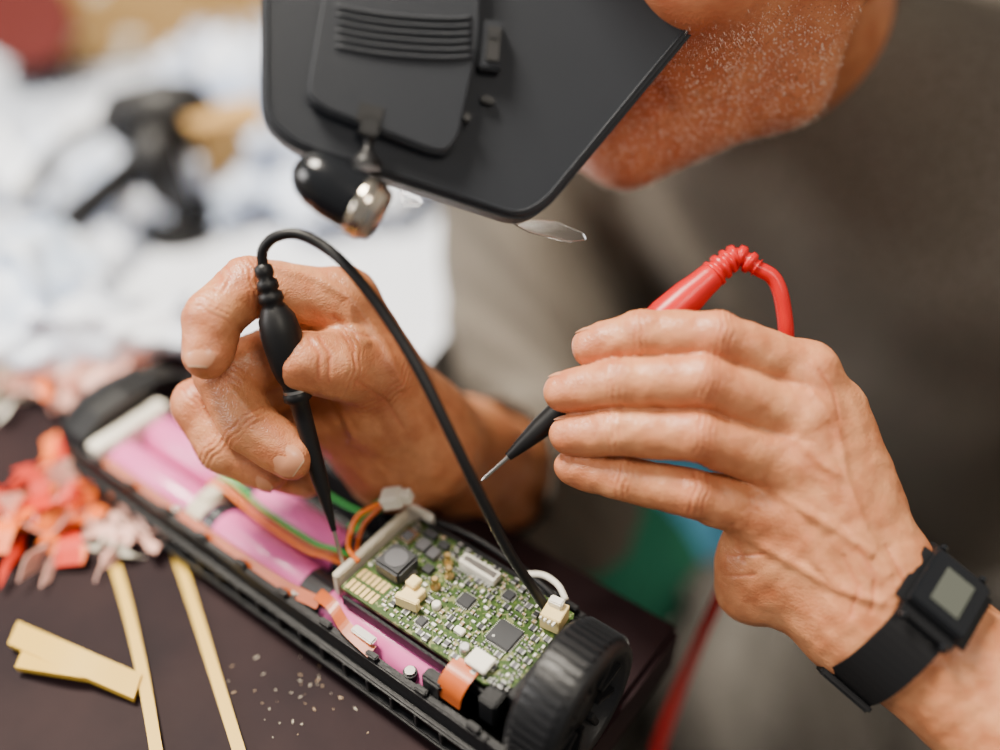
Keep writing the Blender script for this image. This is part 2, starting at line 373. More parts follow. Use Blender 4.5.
# ---- his right hand (holds the black probe like a pen)
RI=ch((345,303,.427,.0130),(248,285,.410,.0112),(211,318,.398,.0104),(207,355,.396,.0096))
RM=ch((335,332,.438,.0128),(222,374,.418,.0110),(248,426,.414,.0106),(291,456,.415,.0100))
RR=ch((325,372,.448,.0122),(198,404,.430,.0106),(222,448,.427,.0100),(268,470,.428,.0092))
RP=ch((335,412,.455,.0112),(235,436,.446,.0094),(264,466,.442,.0086),(306,480,.442,.0078))
RT=ch((392,415,.442,.0165),(380,372,.428,.0148),(340,366,.414,.0132),(302,362,.4065,.0122))
Rw=S(418,442,.468); Relb=W(.035,.48,-.13); rax=(Relb-Rw).normalized()
palm=[(RI[0][0],S(405,410,.455),.0128,.018,.012),(RM[0][0],S(405,425,.462),.0128,.018,.012),(RR[0][0],S(405,440,.468),.0122,.018,.012),(RP[0][0],S(400,455,.47),.0115,.018,.012),
      (RT[0][0],Rw,.0175,.024,.015),(RI[0][0],RT[1][0],.0115,.0125,.010),(S(350,350,.438),S(385,400,.448),.015,.018,.014),(RP[0][0],S(385,468,.468),.015,.018,.012)]
ext=[(Rw,Rw+rax*.06,.026,.029,.018),(Rw+rax*.06,Rw+rax*.12,.029,.034,.018)]
rv=[L3(q,.415) for q in([(275,272),(320,282),(352,300),(385,345),(402,385)],[(352,300),(352,325),(368,345)],[(240,395),(262,420)],[(330,395),(345,430),(335,460)])]
rf=[L3(q,.415) for q in([(318,345),(330,362),(328,385)],[(326,342),(339,362),(337,386)],[(345,335),(357,350),(362,370)],[(362,385),(385,400),(400,425)],[(232,268),(245,288),(240,305)],[(226,274),(236,290),(233,305)],[(335,318),(350,332),(372,338)])]
allp=[p for c in(RI,RM,RR,RP,RT) for p,_ in c]+[Rw,Rw+rax*.1]; lo,hi=bb(allp,.035)
hand('right_hand',[RI,RM,RR,RP,RT],palm,ext,lo,hi,
     [(RI[2][0],RI[3][0],cv(-.1,0.1,-1),RI[3][1]),(RM[2][0],RM[3][0],cv(.0,-.15,-1),RM[3][1]),(RR[2][0],RR[3][0],cv(-.4,-.8,-.6),RR[3][1]),(RP[2][0],RP[3][0],cv(-.3,-.8,-.5),RP[3][1]),(RT[2][0],RT[3][0],cv(.1,.8,.5),RT[3][1])],
     cv(-.3,.2,-1),[c[i][0] for c in(RI,RM,RR,RT) for i in(1,3)],veins=rv,folds_=rf,vn=cv(-.05,.15,-1))
limb('right_forearm',[(Rw+rax*.07,Relb,.0295,.042),(Relb,Relb.lerp(Rsh,.4),.042,.048)],.003,[M_skin],man)
# ---- head
H=W(.100,.476,.259); FW=Vector((-.8,-.596,-.088)).normalized(); UP=Vector((-.093,-.02,.996)); UP=(UP-FW*UP.dot(FW)).normalized(); LF=UP.cross(FW)
def hp(l,f,u): return H+LF*l+FW*f+UP*u
AX=[list(LF),list(FW),list(UP)]
s=SDF(np.array(H)-.17,np.array(H)+.17,.0018)
s.ell(hp(0,-.012,.03),AX,(.077,.097,.088),.01)
s.ell(hp(0,.030,-.035),AX,(.056,.060,.070),.03)
s.ell(hp(0,.074,-.088),AX,(.024,.018,.019),.02)
for q in(-1,1):
    s.cap(hp(q*.016,.072,-.094),hp(q*.052,.012,-.068),.015,.016,.016)
    s.cap(hp(q*.052,.012,-.068),hp(q*.062,-.002,-.02),.016,.016,.02)
    s.ell(hp(q*.040,.062,-.012),AX,(.024,.020,.018),.02)
    s.ell(hp(q*.030,.086,.018),AX,(.017,.014,.012),.01,sub=True)
    s.ell(hp(q*.030,.070,.016),AX,(.013,.014,.012),.002)
    s.cap(hp(q*.012,.088,.036),hp(q*.046,.072,.036),.006,.006,.012)
    s.ell(hp(q*.078,-.012,.0),AX,(.009,.018,.031),.004)
    s.ell(hp(q*.086,-.010,.002),AX,(.005,.010,.019),.004,sub=True)
    s.ell(hp(q*.014,.096,-.026),AX,(.010,.012,.009),.006)
    s.cap(hp(q*.028,.088,-.030),hp(q*.038,.070,-.066),.0016,.0016,.006,sub=True)
s.cap(hp(0,.088,.022),hp(0,.112,-.020),.008,.011,.012)
s.ell(hp(0,.092,-.050),AX,(.024,.010,.0065),.006)
s.ell(hp(0,.090,-.063),AX,(.021,.010,.0070),.006)
s.ell(hp(0,.104,-.0565),AX,(.026,.009,.0016),.002,sub=True)
s.cap(hp(0,-.03,-.05),W(.175,.565,.15),.052,.058,.022)
V,F=s.mesh()
dv=V-np.array(H); l_=dv@np.array(LF); f_=dv@np.array(FW); u_=dv@np.array(UP)
beard=np.clip((-.018-u_)/.02,0,1)*np.clip((f_+.01)/.03,0,1)*.85
red=np.exp(-((l_/.03)**2+((u_+.057)/.012)**2))*(f_>.07)*.9+.5*np.clip(f_/.1,0,1)+.25
mk('head',V,F,[M_face],man,{'red':red,'beard':beard})
co=V; no=normals(V,F)
if (no*(co-np.array(H))).sum()<0: no=-no
s=SDF(np.array(H)-.15,np.array(H)+.15,.0025)
s.ell(hp(0,-.016,.036),AX,(.080,.099,.090),.01); s.ell(hp(0,.10,-.01),AX,(.09,.075,.085),.01,sub=True); s.ell(hp(0,0,-.09),AX,(.12,.14,.07),.02,sub=True)
V,F=s.mesh(); V+= (rng.random(V.shape)-.5)*.0016
mk('hair',V,F,[mat('grey_hair',(.16,.13,.10),.9,col2=(.32,.28,.24),nscale=400,bump=.8,bscale=900)],man)
w=beard; pick=rng.choice(len(co),8000,p=w/w.sum()); b=B(); M_stub=mat('stubble_hair',(.85,.76,.66),.4)
for i in pick:
    p=Vector(co[i])+Vector(rng.normal(size=3)*.0006); n=(Vector(no[i])+Vector(rng.normal(size=3)*.35)-UP*.5).normalized(); x,y,_=basis(n); r=.00013; l=.0013+.0012*random.random()
    p=p-Vector(no[i])*.0004
    b.add([p+x*r,p-x*r*.5+y*r*.87,p-x*r*.5-y*r*.87,p+n*l],[[0,1,3],[1,2,3],[2,0,3]],M_stub)
b.obj('stubble',man)
# ---- shirt
lat=(Rsh-Lsh).normalized()
def folds(X,Y,Z,a=1):
    w=.035*np.sin(X*13+Z*7)+.03*np.sin(Y*11+Z*9+1)
    return a*(.0042*np.sin((X*.9-Y*.5+Z*.25+w)*48)+.0030*np.sin((X*.5+Z*.6+w*1.4)*70+2)+.0012*np.sin((Y*.8+X+Z*.4+w*2)*130))
s=SDF((-.12,.2,ZT-.42),(.62,1.0,ZT+.28),.0045)
for q in(-.085,0,.085):
    s.cap(W(.225,.60,.03)+lat*q,W(.30,.72,-.25)+lat*q,.112,.125,.05)
s.cap(Rsh,Lsh,.062,.066,.06)
s.cap(W(.20,.58,.12),W(.17,.555,.165),.078,.064,.05)
s.cap(W(.30,.50,.08),W(.36,.60,-.2),.10,.10,.06)
s.cap(Rsh,Relb,.066,.055,.03); s.cap(Relb,Relb.lerp(Rw,.55),.055,.040,.03)
s.cap(Lsh,Lsh.lerp(Lelb,.55),.066,.058,.03)
X,Y,Z=s.grids()
s.L['m']+=folds(X,Y,Z).astype(np.float32)
s.cap(Relb.lerp(Rw,.54),Rw,.038,.050,.004,sub=True)
s.cap(Lsh.lerp(Lelb,.58),Lelb,.052,.060,.004,sub=True)
s.cap(W(.150,.54,.19),W(.10,.50,.26),.056,.06,.003,sub=True)
V,F=s.mesh(); mk('tshirt',V,F,[M_shirt],man)
s=SDF((-.15,.15,.0),(.65,1.05,ZT-.12),.007)
hipR=W(.29,.83,-.27); hipL=W(.43,.75,-.27); kR=W(.055,.51,-.275); kL=W(.19,.38,-.275)
s.cap(hipR,hipL,.12,.12,.05)
for h,k,a in((hipR,kR,W(.09,.60,-.66)),(hipL,kL,W(.26,.47,-.66))):
    s.cap(h,k,.095,.074,.04); s.cap(k,a,.066,.05,.04)
X,Y,Z=s.grids()
s.L['m']+=folds(X,Y,Z,1.3).astype(np.float32)
V,F=s.mesh(); mk('trousers',V,F,[M_trous],man)
s=SDF((-.15,.2,-.01),(.45,.8,.14),.004)
for a in(W(.09,.60,-.70),W(.26,.47,-.70)):
    s.cap(a+Vector((.02,.03,0)),a+Vector((-.10,-.14,-.012)),.042,.036,.02)
s.L['m']=np.maximum(s.L['m'],(0.004-(s.lo[2]+s.vox*np.arange(s.n[2])))[None,None,:].astype(np.float32))
V,F=s.mesh(); mk('shoes',V,F,[M_rub],man)
# ================================================================= stool
b=B(); c=W(.37,.80,0)
b.rev((c.x,c.y,.285),(0,0,1),[(0,.17),(.01,.185),(.05,.185),(.06,.17)],M_blk,40)
b.cyl((c.x,c.y,.10),(c.x,c.y,.29),.025,.025,M_steel)
for k in range(5):
    a=k*2*math.pi/5; e=(c.x+.26*math.cos(a),c.y+.26*math.sin(a),.06); b.cyl((c.x,c.y,.11),e,.022,.016,M_blk); b.rev((e[0],e[1]-.012,.026),(0,1,0),[(0,.024),(.024,.024)],M_rub)
b.obj('swivel_stool')
# ================================================================= VISOR
q=math.radians(10)
vx=cv(math.cos(q),0,math.sin(q)); vy=cv(0,1,0); vz=vx.cross(vy); vy=vz.cross(vx)
c=S(400,60,.375)
MV=Matrix(((vx.x,vy.x,vz.x,c.x),(vx.y,vy.y,vz.y,c.y),(vx.z,vy.z,vz.z,c.z),(0,0,0,1)))@Matrix.Scale(.001,4)
vis=group('head_magnifier_visor')
b=B()
def rnd(pts,r=0.35,n=5):
    out=[]; N=len(pts)
    for i in range(N):
        p0,p,p2=Vector(pts[i-1]),Vector(pts[i]),Vector(pts[(i+1)%N]); a=p.lerp(p0,min(.45,r/((p-p0).length))) ; c_=p.lerp(p2,min(.45,r/((p-p2).length)))
        for k in range(n+1):
            t=k/n; out.append(tuple((a*(1-t)**2+p*2*t*(1-t)+c_*t*t)))
    return out
plate=rnd([(-51,60),(-51,-24),(-41,-34),(46,-59.5),(57,-54),(124,27),(136,60)],7)
b.prism(plate,-14,0,M_visor,1.6)
rim=rnd([(-48.5,58),(-48.5,-22),(-39,-31.5),(45,-56.5),(55,-51.5),(119.5,27),(131,58)],7)
b.tube([(p[0],p[1],0.1) for p in rim]+[(rim[0][0],rim[0][1],.1)],.5,M_visor,6,1)
rb=rnd([(-24,50),(31,50),(30,8),(22,-30),(17,-36),(11,-35.5),(-28,-22),(-35,-17),(-34,-9)],4)
b.prism(rb,-1,6.5,M_visor,1.5)
for k in range(6):
    y=15-k*2.9; b.tube([(-24+.0*k,y+1.2,6.6),(-10,y-.6,6.9),(5,y-1.2,7),(18,y-.9,6.9),(26,y+.2,6.6)],.85,M_visor,8,5)
b.box((-11.5,-22.5,6.3),(9,7,1.2),M_rub,rz=-.25); b.box((-11.5,-27,5.5),(7,7,4),M_blk,rz=-.25,bev=.6)
b.box((34,6,2.5),(9,19,6),M_visor,rz=-.08,bev=1); b.box((34.5,6,6),(5,13,1.4),M_rub,rz=-.08,bev=.3); b.box((34.5,9,6.6),(4,3,1.4),M_blk,rz=-.08,bev=.3); b.box((33,-14,1.5),(5,3,3),M_blk,rz=-.2,bev=.6)
b.cyl((24.5,-22,2),(24.5,-22,7.0),1.4,1.4,M_rub,16)
b.prism(rnd([(-40,58),(-40,-10),(-31,-20),(38,-40),(44,-38),(98,28),(106,58)],7),-44,-13,M_blk,1)
b.obj('housing',vis,MV)
b=B()
b.rev((-11.5,-27,4),(-.08,-1,.05),[(0,3.0),(3,3.0),(3.4,2.0),(7,1.6),(9,2.4),(11,4.2),(13,5.5),(15,5.2)],M_rub,20)
A=Vector((-38.5,-41.5,5)); D=Vector((.85,-.52,.1))
b.rev(A,D,[(0,.3),(.5,3),(2,5.6),(5,8.6),(10,10.6),(17,11.4),(27,11.2)],M_blkg,36)
b.rev(A,D,[(27,11.4),(27.6,12.1),(32,11.8),(33,11.2)],M_chrome,36)
b.rev(A,D,[(33,11.0),(34,10.4),(35.6,10),(36.2,9),(35,8)],M_steel,36)
b.rev(A,D,[(34.6,7.8),(35.4,5),(35.8,1)],M_blkg,24)
b.obj('swivel_lamp',vis,MV)
b=B()
b.prism(rnd([(42,-57),(62,-57.2),(73.5,-61.5),(75,-64.5),(68,-65.5),(52,-62)],1.2),-12,-9.5,M_glass,.3)
b.prism(rnd([(0,-48),(8,-51),(9,-53),(2,-53)],1),-12,-3,M_glass,.3)
b.obj('lens',vis,MV)
b=B(); ring=[]
for k in range(40):
    a=2*math.pi*k/40; ring.append(hp(.083*math.cos(a),-.012+.104*math.sin(a),.055))
ring.append(ring[0]); b.strip(ring,.026,UP,M_blk,.003,2)
pc=MV@Vector((40,50,-30)); b.cyl(hp(.02,.090,.055),pc+Vector((0,0,.0)),.009,.009,M_blk); 
pc2=MV@Vector((95,40,-30)); b.cyl(hp(.07,.045,.055),pc2,.008,.008,M_blk)
b.obj('headband',vis)
# ================================================================= WRISTWATCH
wt=group('wristwatch')
wc=Lc+ax*.010+cv(0,0,-.001); px=(Lw1-Lw2).normalized(); px=(px-ax*px.dot(ax)).normalized(); pn=ax.cross(px).normalized()
if pn.dot(cv(0,0,-1))<0: pn=-pn
b=B(); v=[];f=[]; N=56; ra,rb_=.0305,.0235
for k in range(N):
    a=2*math.pi*k/N
    for (w,e) in((-.011,0),(-.0105,.003),(.0105,.003),(.011,0)):
        v.append(wc+ax*w+px*(ra+e)*math.cos(a)+pn*(rb_+e)*math.sin(a))
for k in range(N):
    for j in range(4):
        k2=(k+1)%N; j2=(j+1)%4; f.append([k*4+j,k*4+j2,k2*4+j2,k2*4+j])
b.add(v,f,M_rub,False)
an=math.radians(58); dn=(px*math.cos(an)+pn*math.sin(an)).normalized(); tn=dn.cross(ax); R2=Matrix((tn,ax,dn)).transposed()
cc=wc+px*(ra+.002)*math.cos(an)+pn*(rb_+.002)*math.sin(an)
b.box(cc,(.034,.031,.009),M_blk,R=R2,bev=.004); b.box(cc+dn*.0046,(.026,.024,.002),M_blkg,R=R2,bev=.0008); b.box(cc+dn*.0058,(.016,.012,.0006),M_lcd,R=R2)
for q in(-1,1):
    for w in(-.009,.009): b.cyl(cc+tn*q*.017+ax*w,cc+tn*q*.0190+ax*w,.0016,.0016,M_blkg,12)
for k in range(4):
    a=math.pi+.2+k*.22; p=wc+px*(ra+.003)*math.cos(a)+pn*(rb_+.003)*math.sin(a); b.cyl(p,p+(p-wc)*.02,.0014,.0014,M_blkg,8)
b.box(wc-px*(ra+.0035),(.004,.024,.014),M_rub,R=Matrix((px,ax,pn)).transposed(),bev=.001)
b.obj('watch_body',wt)
# ================================================================= TEST PROBES
pr=group('test_probe')
a=S(262,264,.392); t=S(345,572,.4285); d=(t-a); Lp=d.length; d.normalize()
b=B()
b.rev(a+d*0,d,[(0,.0022),(.001,.0036),(.004,.0038),(.006,.0030),(.007,.0042),(.010,.0044),(.011,.0034),(.012,.0048),(.015,.0050),(.016,.0040),(.018,.0052),
   (.022,.0074),(.028,.0082),(.034,.0080),(.042,.0074),(.046,.0066),(.050,.0050),(.053,.0050),(.054,.0058),(.0565,.0058),(.058,.0040),(.066,.0038),(.080,.0036),(.092,.0035),(.100,.0027),(.108,.0018),(.116,.0012)],M_rub,28)
b.rev(a+d*.052,d,[(0,.0053),(.0012,.0053)],M_steel,24)
b.rev(a+d*.114,d,[(0,.0009),(Lp-.116,.0008),(Lp-.114,.0002)],M_steel,12)
b.obj('probe_body',pr)
b=B()
b.tube([a+d*.001,S(263,250,.390),S(275,237,.388),S(298,234,.386),(S(325,247,.384)),S(352,272,.380),S(385,315,.378),S(420,372,.376),S(452,437,.378),S(480,495,.384),S(508,550,.394),S(534,590,.404),S(552,616,.4115)],.00220,M_rub,12,8)
b.obj('cable',pr)
pr2=group('test_probe')
a=S(716,272,.417); t=S(481,481,.4145); d=(t-a); Lp=d.length; d.normalize()
b=B()
b.rev(a,d,[(0,.0050),(.001,.0056),(.004,.0060),(.009,.0064),(.016,.0074),(.028,.0080),(.040,.0068),(.060,.0060)],M_red,28)
b.rev(a,d,[(.060,.0062),(.078,.0064),(.082,.0054),(.098,.0046),(.108,.0032),(.116,.0018)],M_rub,24)
b.rev(a,d,[(.114,.0010),(Lp-.002,.0008),(Lp,.0002)],M_steel,12)
b.tube([a+d*.002,a-d*.006,a-d*.011+cv(.0015,-.001,0),S(757,268,.4155)],.005,M_red,16,14,rf=lambda t:.0056-.0018*t+.0007*(1 if math.sin(t*38)>0 else -1))
b.obj('probe_body',pr2)
b=B()
b.tube([a-d*.004,a-d*.011+cv(.0015,-.001,0),S(757,268,.4155),S(774,279,.415),S(783,305,.416),S(786,350,.422),S(778,430,.445),S(750,520,.475),S(722,590,.50),S(700,640,.53),S(676,700,.56),S(655,760,.58),S(645,830,.60)],.0032,M_red,12,8)
b.obj('cable',pr2)
# ================================================================= BATTERY PACK
MD=Matrix.Translation((.036,.228,ZT))@Matrix.Rotation(math.atan2(-.6049,.7963),4,'Z')
bat=group('opened_battery_pack',MD)
YC=-.0115
b=B()
sec_o=[(-.0455,.027),(-.047,.012),(-.040,.001),(-.034,0),(.012,0),(.019,.002),(.024,.012),(.023,.030)]
sec_i=[(.020,.030),(.0205,.013),(.016,.005),(-.037,.004),(-.0435,.013),(-.0425,.027)]
sec=sec_o+sec_i; X0,X1=-.285,-.010
v=[(x,y,z) for x in(X0,X1) for y,z in sec]; n=len(sec); f=[[k,(k+1)%n,n+(k+1)%n,n+k] for k in range(n)]
for o in(0,n):
    for a_,b_,c_,d_ in((0,1,12,13),(1,2,11,12),(2,3,11,11),(3,4,10,11),(4,5,10,10),(5,6,9,10),(6,7,8,9)):
        q_=[]; [q_.append(o+z) for z in(a_,b_,c_,d_) if o+z not in q_]; f.append(q_)
b.add(v,f,M_blk)
b.box((-.15,-.0485,.0085),(.265,.004,.003),M_blk,bev=.0008); b.box((-.15,-.0478,.018),(.265,.003,.0025),M_blk,bev=.0008)
b.box((-.15,.0225,.0305),(.265,.004,.003),M_blk,bev=.0008); b.box((-.15,-.0445,.0275),(.265,.0035,.002),M_blk,bev=.0006)
for k in range(20):
    x=-.275+k*.0132; b.box((x,-.0478,.0125),(.0022,.0035,.011),M_blk,bev=.0005)
    if k%2: b.box((x,-.0445,.0295),(.006,.0028,.003),M_blk,bev=.0005); b.box((x,.0225,.033),(.006,.0028,.004),M_blk,bev=.0005)
for x in(-.275,-.205,-.125,-.060):
    b.cyl((x,-.0405,.005),(x,-.0405,.029),.003,.003,M_blk,16); b.cyl((x,-.0405,.029),(x,-.0405,.0302),.0022,.0022,M_steel,12)
    b.cyl((x,.0175,.005),(x,.0175,.032),.003,.003,M_blk,16)
v=[];f=[];NS=12
dome=sec_o+[(.019,.037),(.006,.0415),(-.0115,.043),(-.029,.0415),(-.042,.035)]
m_=len(dome); CZ=.021
for i in range(-2,NS+1):
    a=max(i,0)/NS*math.pi/2; sc_=max(math.cos(a)**.8,.05); xx=-.284-.026*math.sin(a)+(.010 if i==-2 else 0)
    for y,z in dome: v.append((xx,YC+(y-YC)*sc_,CZ+(z-CZ)*sc_))
for i in range(NS+2):
    for k in range(m_): f.append([i*m_+k,i*m_+(k+1)%m_,(i+1)*m_+(k+1)%m_,(i+1)*m_+k])
f.append([(NS+2)*m_+k for k in range(m_)]); f.append(list(range(m_))[::-1]); b.add(v,f,M_blk,False)
b.obj('housing',bat)
def endcap(x0,sgn,name):
    b=B(); R=.0305; C=Vector((x0,YC-.002,R+.0015)); d=Vector((sgn,0,0))
    b.rev(C,d,[(0,R-.006),(0,R-.001),(.002,R),(.018,R),(.021,R-.0015),(.022,R-.005),(.0205,R-.0065),(.013,R-.008),(.0125,.010),(.017,.0095),(.017,.0005)],M_blk,72)
    for k in range(46):
        a=2*math.pi*k/46; q_=Vector((0,math.cos(a),math.sin(a))); tt=Vector((0,-math.sin(a),math.cos(a)))
        Rr=Matrix((Vector((1,0,0)),tt,q_)).transposed(); b.box(C+d*.010+q_*(R+.0002),(.016,.0022,.0024),M_blk,R=Rr,bev=.0004)
    for k in range(10):
        a=2*math.pi*k/10+.1; q_=Vector((0,math.cos(a),math.sin(a))); tt=Vector((0,-math.sin(a),math.cos(a)))
        Rr=Matrix((Vector((1,0,0)),tt,q_)).transposed(); b.box(C+d*.0155+q_*.0165,(.007,.0026,.014),M_blk,R=Rr,bev=.0004)
    b.obj(name,bat)
endcap(-.011,1,'end_cap')
b=B(); cz=.0195
for (x0,x1) in((-.265,-.2005),(-.194,-.1245),(-.117,-.048)):
    for y in(-.0310,-.0080):
        b.rev((x0,y,cz),(1,0,0),[(0,.0085),(.0006,.0104),(.0018,.0110),(x1-x0-.0018,.0110),(x1-x0-.0006,.0104),(x1-x0,.0085)],M_pink,36)
        b.rev((x0-.001,y,cz),(1,0,0),[(0,.0075),(x1-x0+.002,.0075)],M_steel,24)
b.obj('battery_cells',bat)
b=B()
def saddle(x0,x1,m,r=.0115):
    for y in(-.0310,-.0080):
        pts=[]
        for k in range(13):
            a=math.pi*k/12; pts.append((y+r*math.cos(a),cz+r*math.sin(a)))
        v=[(x,p[0],p[1]) for x in(x0,x1) for p in pts]; f=[[k,k+1,13+k+1,13+k] for k in range(12)]; f+= [list(range(13))[::-1],list(range(13,26))]; f.append([0,13,25,12]); b.add(v,f,m,False)
saddle(-.202,-.192,M_foam,.0122); saddle(-.127,-.1125,M_tape,.0116); saddle(-.191,-.184,M_tape); saddle(-.274,-.262,M_white,.0124)
b.box((-.268,-.02,.030),(.010,.044,.008),M_white,bev=.001); b.box((-.198,-.0195,.027),(.009,.024,.012),M_foam,bev=.001)
b.box((-.198,.008,.027),(.009,.018,.014),M_foam,bev=.001)
b.box((-.1085,-.009,.0385),(.0035,.046,.013),M_foam,bev=.0006); b.box((-.1045,.018,.037),(.016,.003,.016),M_white,bev=.0006)
b.box((-.064,.0165,.036),(.078,.0022,.012),M_blk,bev=.0005); b.box((-.0155,-.010,.036),(.004,.044,.014),M_blk,bev=.0006)
b.box((-.064,-.0335,.0345),(.078,.0015,.006),M_blk,bev=.0003)
b.box((-.0225,-.034,.034),(.008,.010,.014),M_blk,bev=.0008)
b.box((-.047,-.040,.030),(.010,.006,.014),M_blk,bev=.001); b.box((-.085,-.0405,.0305),(.012,.004,.006),M_steel,bev=.0006)
b.strip([(-.115,-.037,.0325),(-.104,-.039,.035),(-.094,-.042,.032),(-.078,-.0435,.030)],.0055,(0,1,.2),M_brown,.0008)
b.strip([(-.26,-.0415,.0285),(-.2,-.0418,.0285),(-.14,-.0418,.029),(-.112,-.0395,.031)],.0055,(0,.75,.65),M_brown,.0010)
b.strip([(-.038,-.030,.0425),(-.038,-.037,.0415),(-.0385,-.041,.037),(-.039,-.042,.030)],.012,(1,0,0),M_brown,.0006)
b.box((-.034,-.0275,.0445),(.010,.008,.0022),M_white,bev=.0004)
b.obj('carrier_frame',bat)
b=B()
for k,(m,dy) in enumerate(((M_orange,0),(M_brown,.0028),(M_green,.0056))):
    b.tube([(-.205,-.021+dy,.031),(-.193,-.021+dy,.0335),(-.170,-.0215+dy,.029),(-.140,-.0215+dy,.029),(-.127,-.0205+dy,.0325),(-.118,-.019+dy,.033)],.0011,m,8,6)
b.tube([(-.205,.006,.030),(-.195,.006,.0355),(-.16,.008,.031),(-.13,.008,.034),(-.114,.008,.05)],.0011,M_green,8,6)
b.tube([(-.128,-.004,.032),(-.122,.000,.040),(-.117,.004,.050),(-.112,.007,.055)],.0011,M_green,8,6)
b.tube([(-.131,-.001,.032),(-.125,.004,.040),(-.120,.008,.048),(-.112,.010,.055)],.0011,M_green,8,6)
b.tube([(-.113,.006,.055),(-.120,-.004,.050),(-.119,-.012,.044),(-.112,-.019,.046),(-.106,-.020,.044)],.0012,M_orange,8,6)
b.tube([(-.113,.004,.054),(-.117,-.004,.047),(-.116,-.010,.042),(-.110,-.017,.044)],.0012,M_brown,8,6)
b.tube([(-.10,.020,.040),(-.075,.022,.042),(-.05,.021,.041),(-.03,.016,.044),(-.024,.008,.047)],.0013,M_rub,8,6)
b.tube([(-.11,.021,.036),(-.08,.024,.038),(-.05,.0235,.038),(-.028,.018,.042)],.0013,M_rub,8,6)
b.tube([(-.045,.019,.043),(-.038,.021,.0455),(-.03,.020,.046),(-.024,.017,.044)],.0014,M_white,8,6)
Rc=Matrix.Rotation(.5,3,'Z')@Matrix.Rotation(-.35,3,'Y')
b.box((-.111,.0085,.056),(.0095,.0085,.007),M_white,R=Rc,bev=.0008); b.box((-.106,.011,.058),(.0065,.0055,.0055),M_white,R=Rc,bev=.0006)
b.obj('wires',bat)
PZ=.0415
b=B(); b.prism([(-.1045,-.033),(-.1045,.0145),(-.085,.0145),(-.085,.0152),(-.0185,.0152),(-.017,.012),(-.017,-.027),(-.028,-.033)],PZ-.0016,PZ,M_pcb,0)
b.obj('circuit_board',bat)
b=B(); rects=[]
def comp(x,y,sx,sy,h,m,rz=0,bev=.0003,z=PZ):
    b.box((x,y,z+h/2),(sx,sy,h),m,rz=rz,bev=bev); rects.append((x,y,sx/2+.0006,sy/2+.0006))
comp(-.0915,-.0115,.0140,.0140,.0075,M_chip,bev=.0012); b.cyl((-.0915,-.0115,PZ+.0073),(-.0915,-.0115,PZ+.0078),.0050,.0050,M_chipg,28)
for q in(-1,1): b.box((-.0915+q*.0073,-.0115,PZ+.0008),(.002,.007,.0016),M_sold)
def qfp(x,y,sz,m=M_chip,rz=0,n=12,h=.0014):
    comp(x,y,sz,sz,h,m,rz); rects[-1]=(x,y,sz/2+.0015,sz/2+.0015)
    for k in range(n):
        o=(k-(n-1)/2)*sz/n*.95
        for dx,dy,a,c_ in((o,sz/2+.0004,.0003,.0011),(o,-sz/2-.0004,.0003,.0011),(sz/2+.0004,o,.0011,.0003),(-sz/2-.0004,o,.0011,.0003)):
            b.box((x+dx,y+dy,PZ+.0003),(a,c_,.0004),M_sold)
qfp(-.0345,-.0110,.0112); b.cyl((-.0377,-.0142,PZ+.0014),(-.0377,-.0142,PZ+.0015),.0006,.0006,M_sold,12)
qfp(-.0575,-.0070,.0062,n=7); qfp(-.045,.006,.0045,n=6); qfp(-.0655,-.026,.004,n=5)
comp(-.0625,.0085,.0190,.0055,.0038,M_white); b.box((-.0625,.0085,PZ+.0039),(.0165,.0028,.0006),M_steel); 
for k in range(18): b.box((-.0705+k*.00094,.0050,PZ+.0004),(.0004,.0014,.0005),M_sold)
comp(-.076,-.0195,.0078,.0088,.0048,M_cream); b.box((-.0745,-.024,PZ+.004),(.0105,.003,.006),M_cream,rz=.2,bev=.0004); b.box((-.078,-.016,PZ+.0058),(.005,.0055,.003),M_cream,bev=.0004)
comp(-.0225,.0065,.0088,.0095,.0085,M_cream,rz=.15); b.box((-.0235,.009,PZ+.0095),(.006,.004,.004),M_white,rz=.15,bev=.0005)
for k in range(4): b.box((-.0255+k*.002,.0018,PZ+.007),(.0009,.003,.0012),M_white)
comp(-.0995,.0045,.0068,.0075,.0016,M_chrome); b.box((-.0995,.0045,PZ+.0017),(.0045,.005,.0006),M_chipg)
comp(-.0905,.0045,.0055,.0062,.0026,M_chipg); comp(-.0840,.0035,.0050,.0058,.0026,M_chipg); comp(-.092,.0112,.0065,.004,.0022,M_chip); comp(-.0835,.0100,.005,.004,.002,M_chip); comp(-.0805,-.004,.0045,.0045,.002,M_chip)
for x,y in((-.0765,.0040),(-.0725,-.0090),(-.0715,-.0010)):
    b.rev((x,y,PZ),(0,0,1),[(0,.0022),(.001,.0022),(.0012,.0014),(.005,.0014),(.0052,.0017),(.006,.0012)],M_gold,16); rects.append((x,y,.0028,.0028))
comp(-.050,-.0205,.0045,.003,.0022,M_white); b.rev((-.043,-.026,PZ),(0,0,1),[(0,.0022),(.003,.0022),(.0034,.0018)],M_sold,16); rects.append((-.043,-.026,.003,.003))
b.rev((-.0655,-.0165,PZ),(0,0,1),[(0,.002),(.0022,.002),(.0026,.0015)],M_white,16); rects.append((-.0655,-.0165,.0028,.0028))
for i in range(6):
    for j in range(2): b.box((-.1020+i*.0027,-.0292+j*.0068,PZ+.0001),(.0018,.0052,.0004),M_gold)
rects.append((-.095,-.026,.0092,.008))
for i in range(3): b.cyl((-.1015,-.014+i*.0035,PZ),(-.1015,-.014+i*.0035,PZ+.0003),.0012,.0012,M_gold,14)
cnt=0
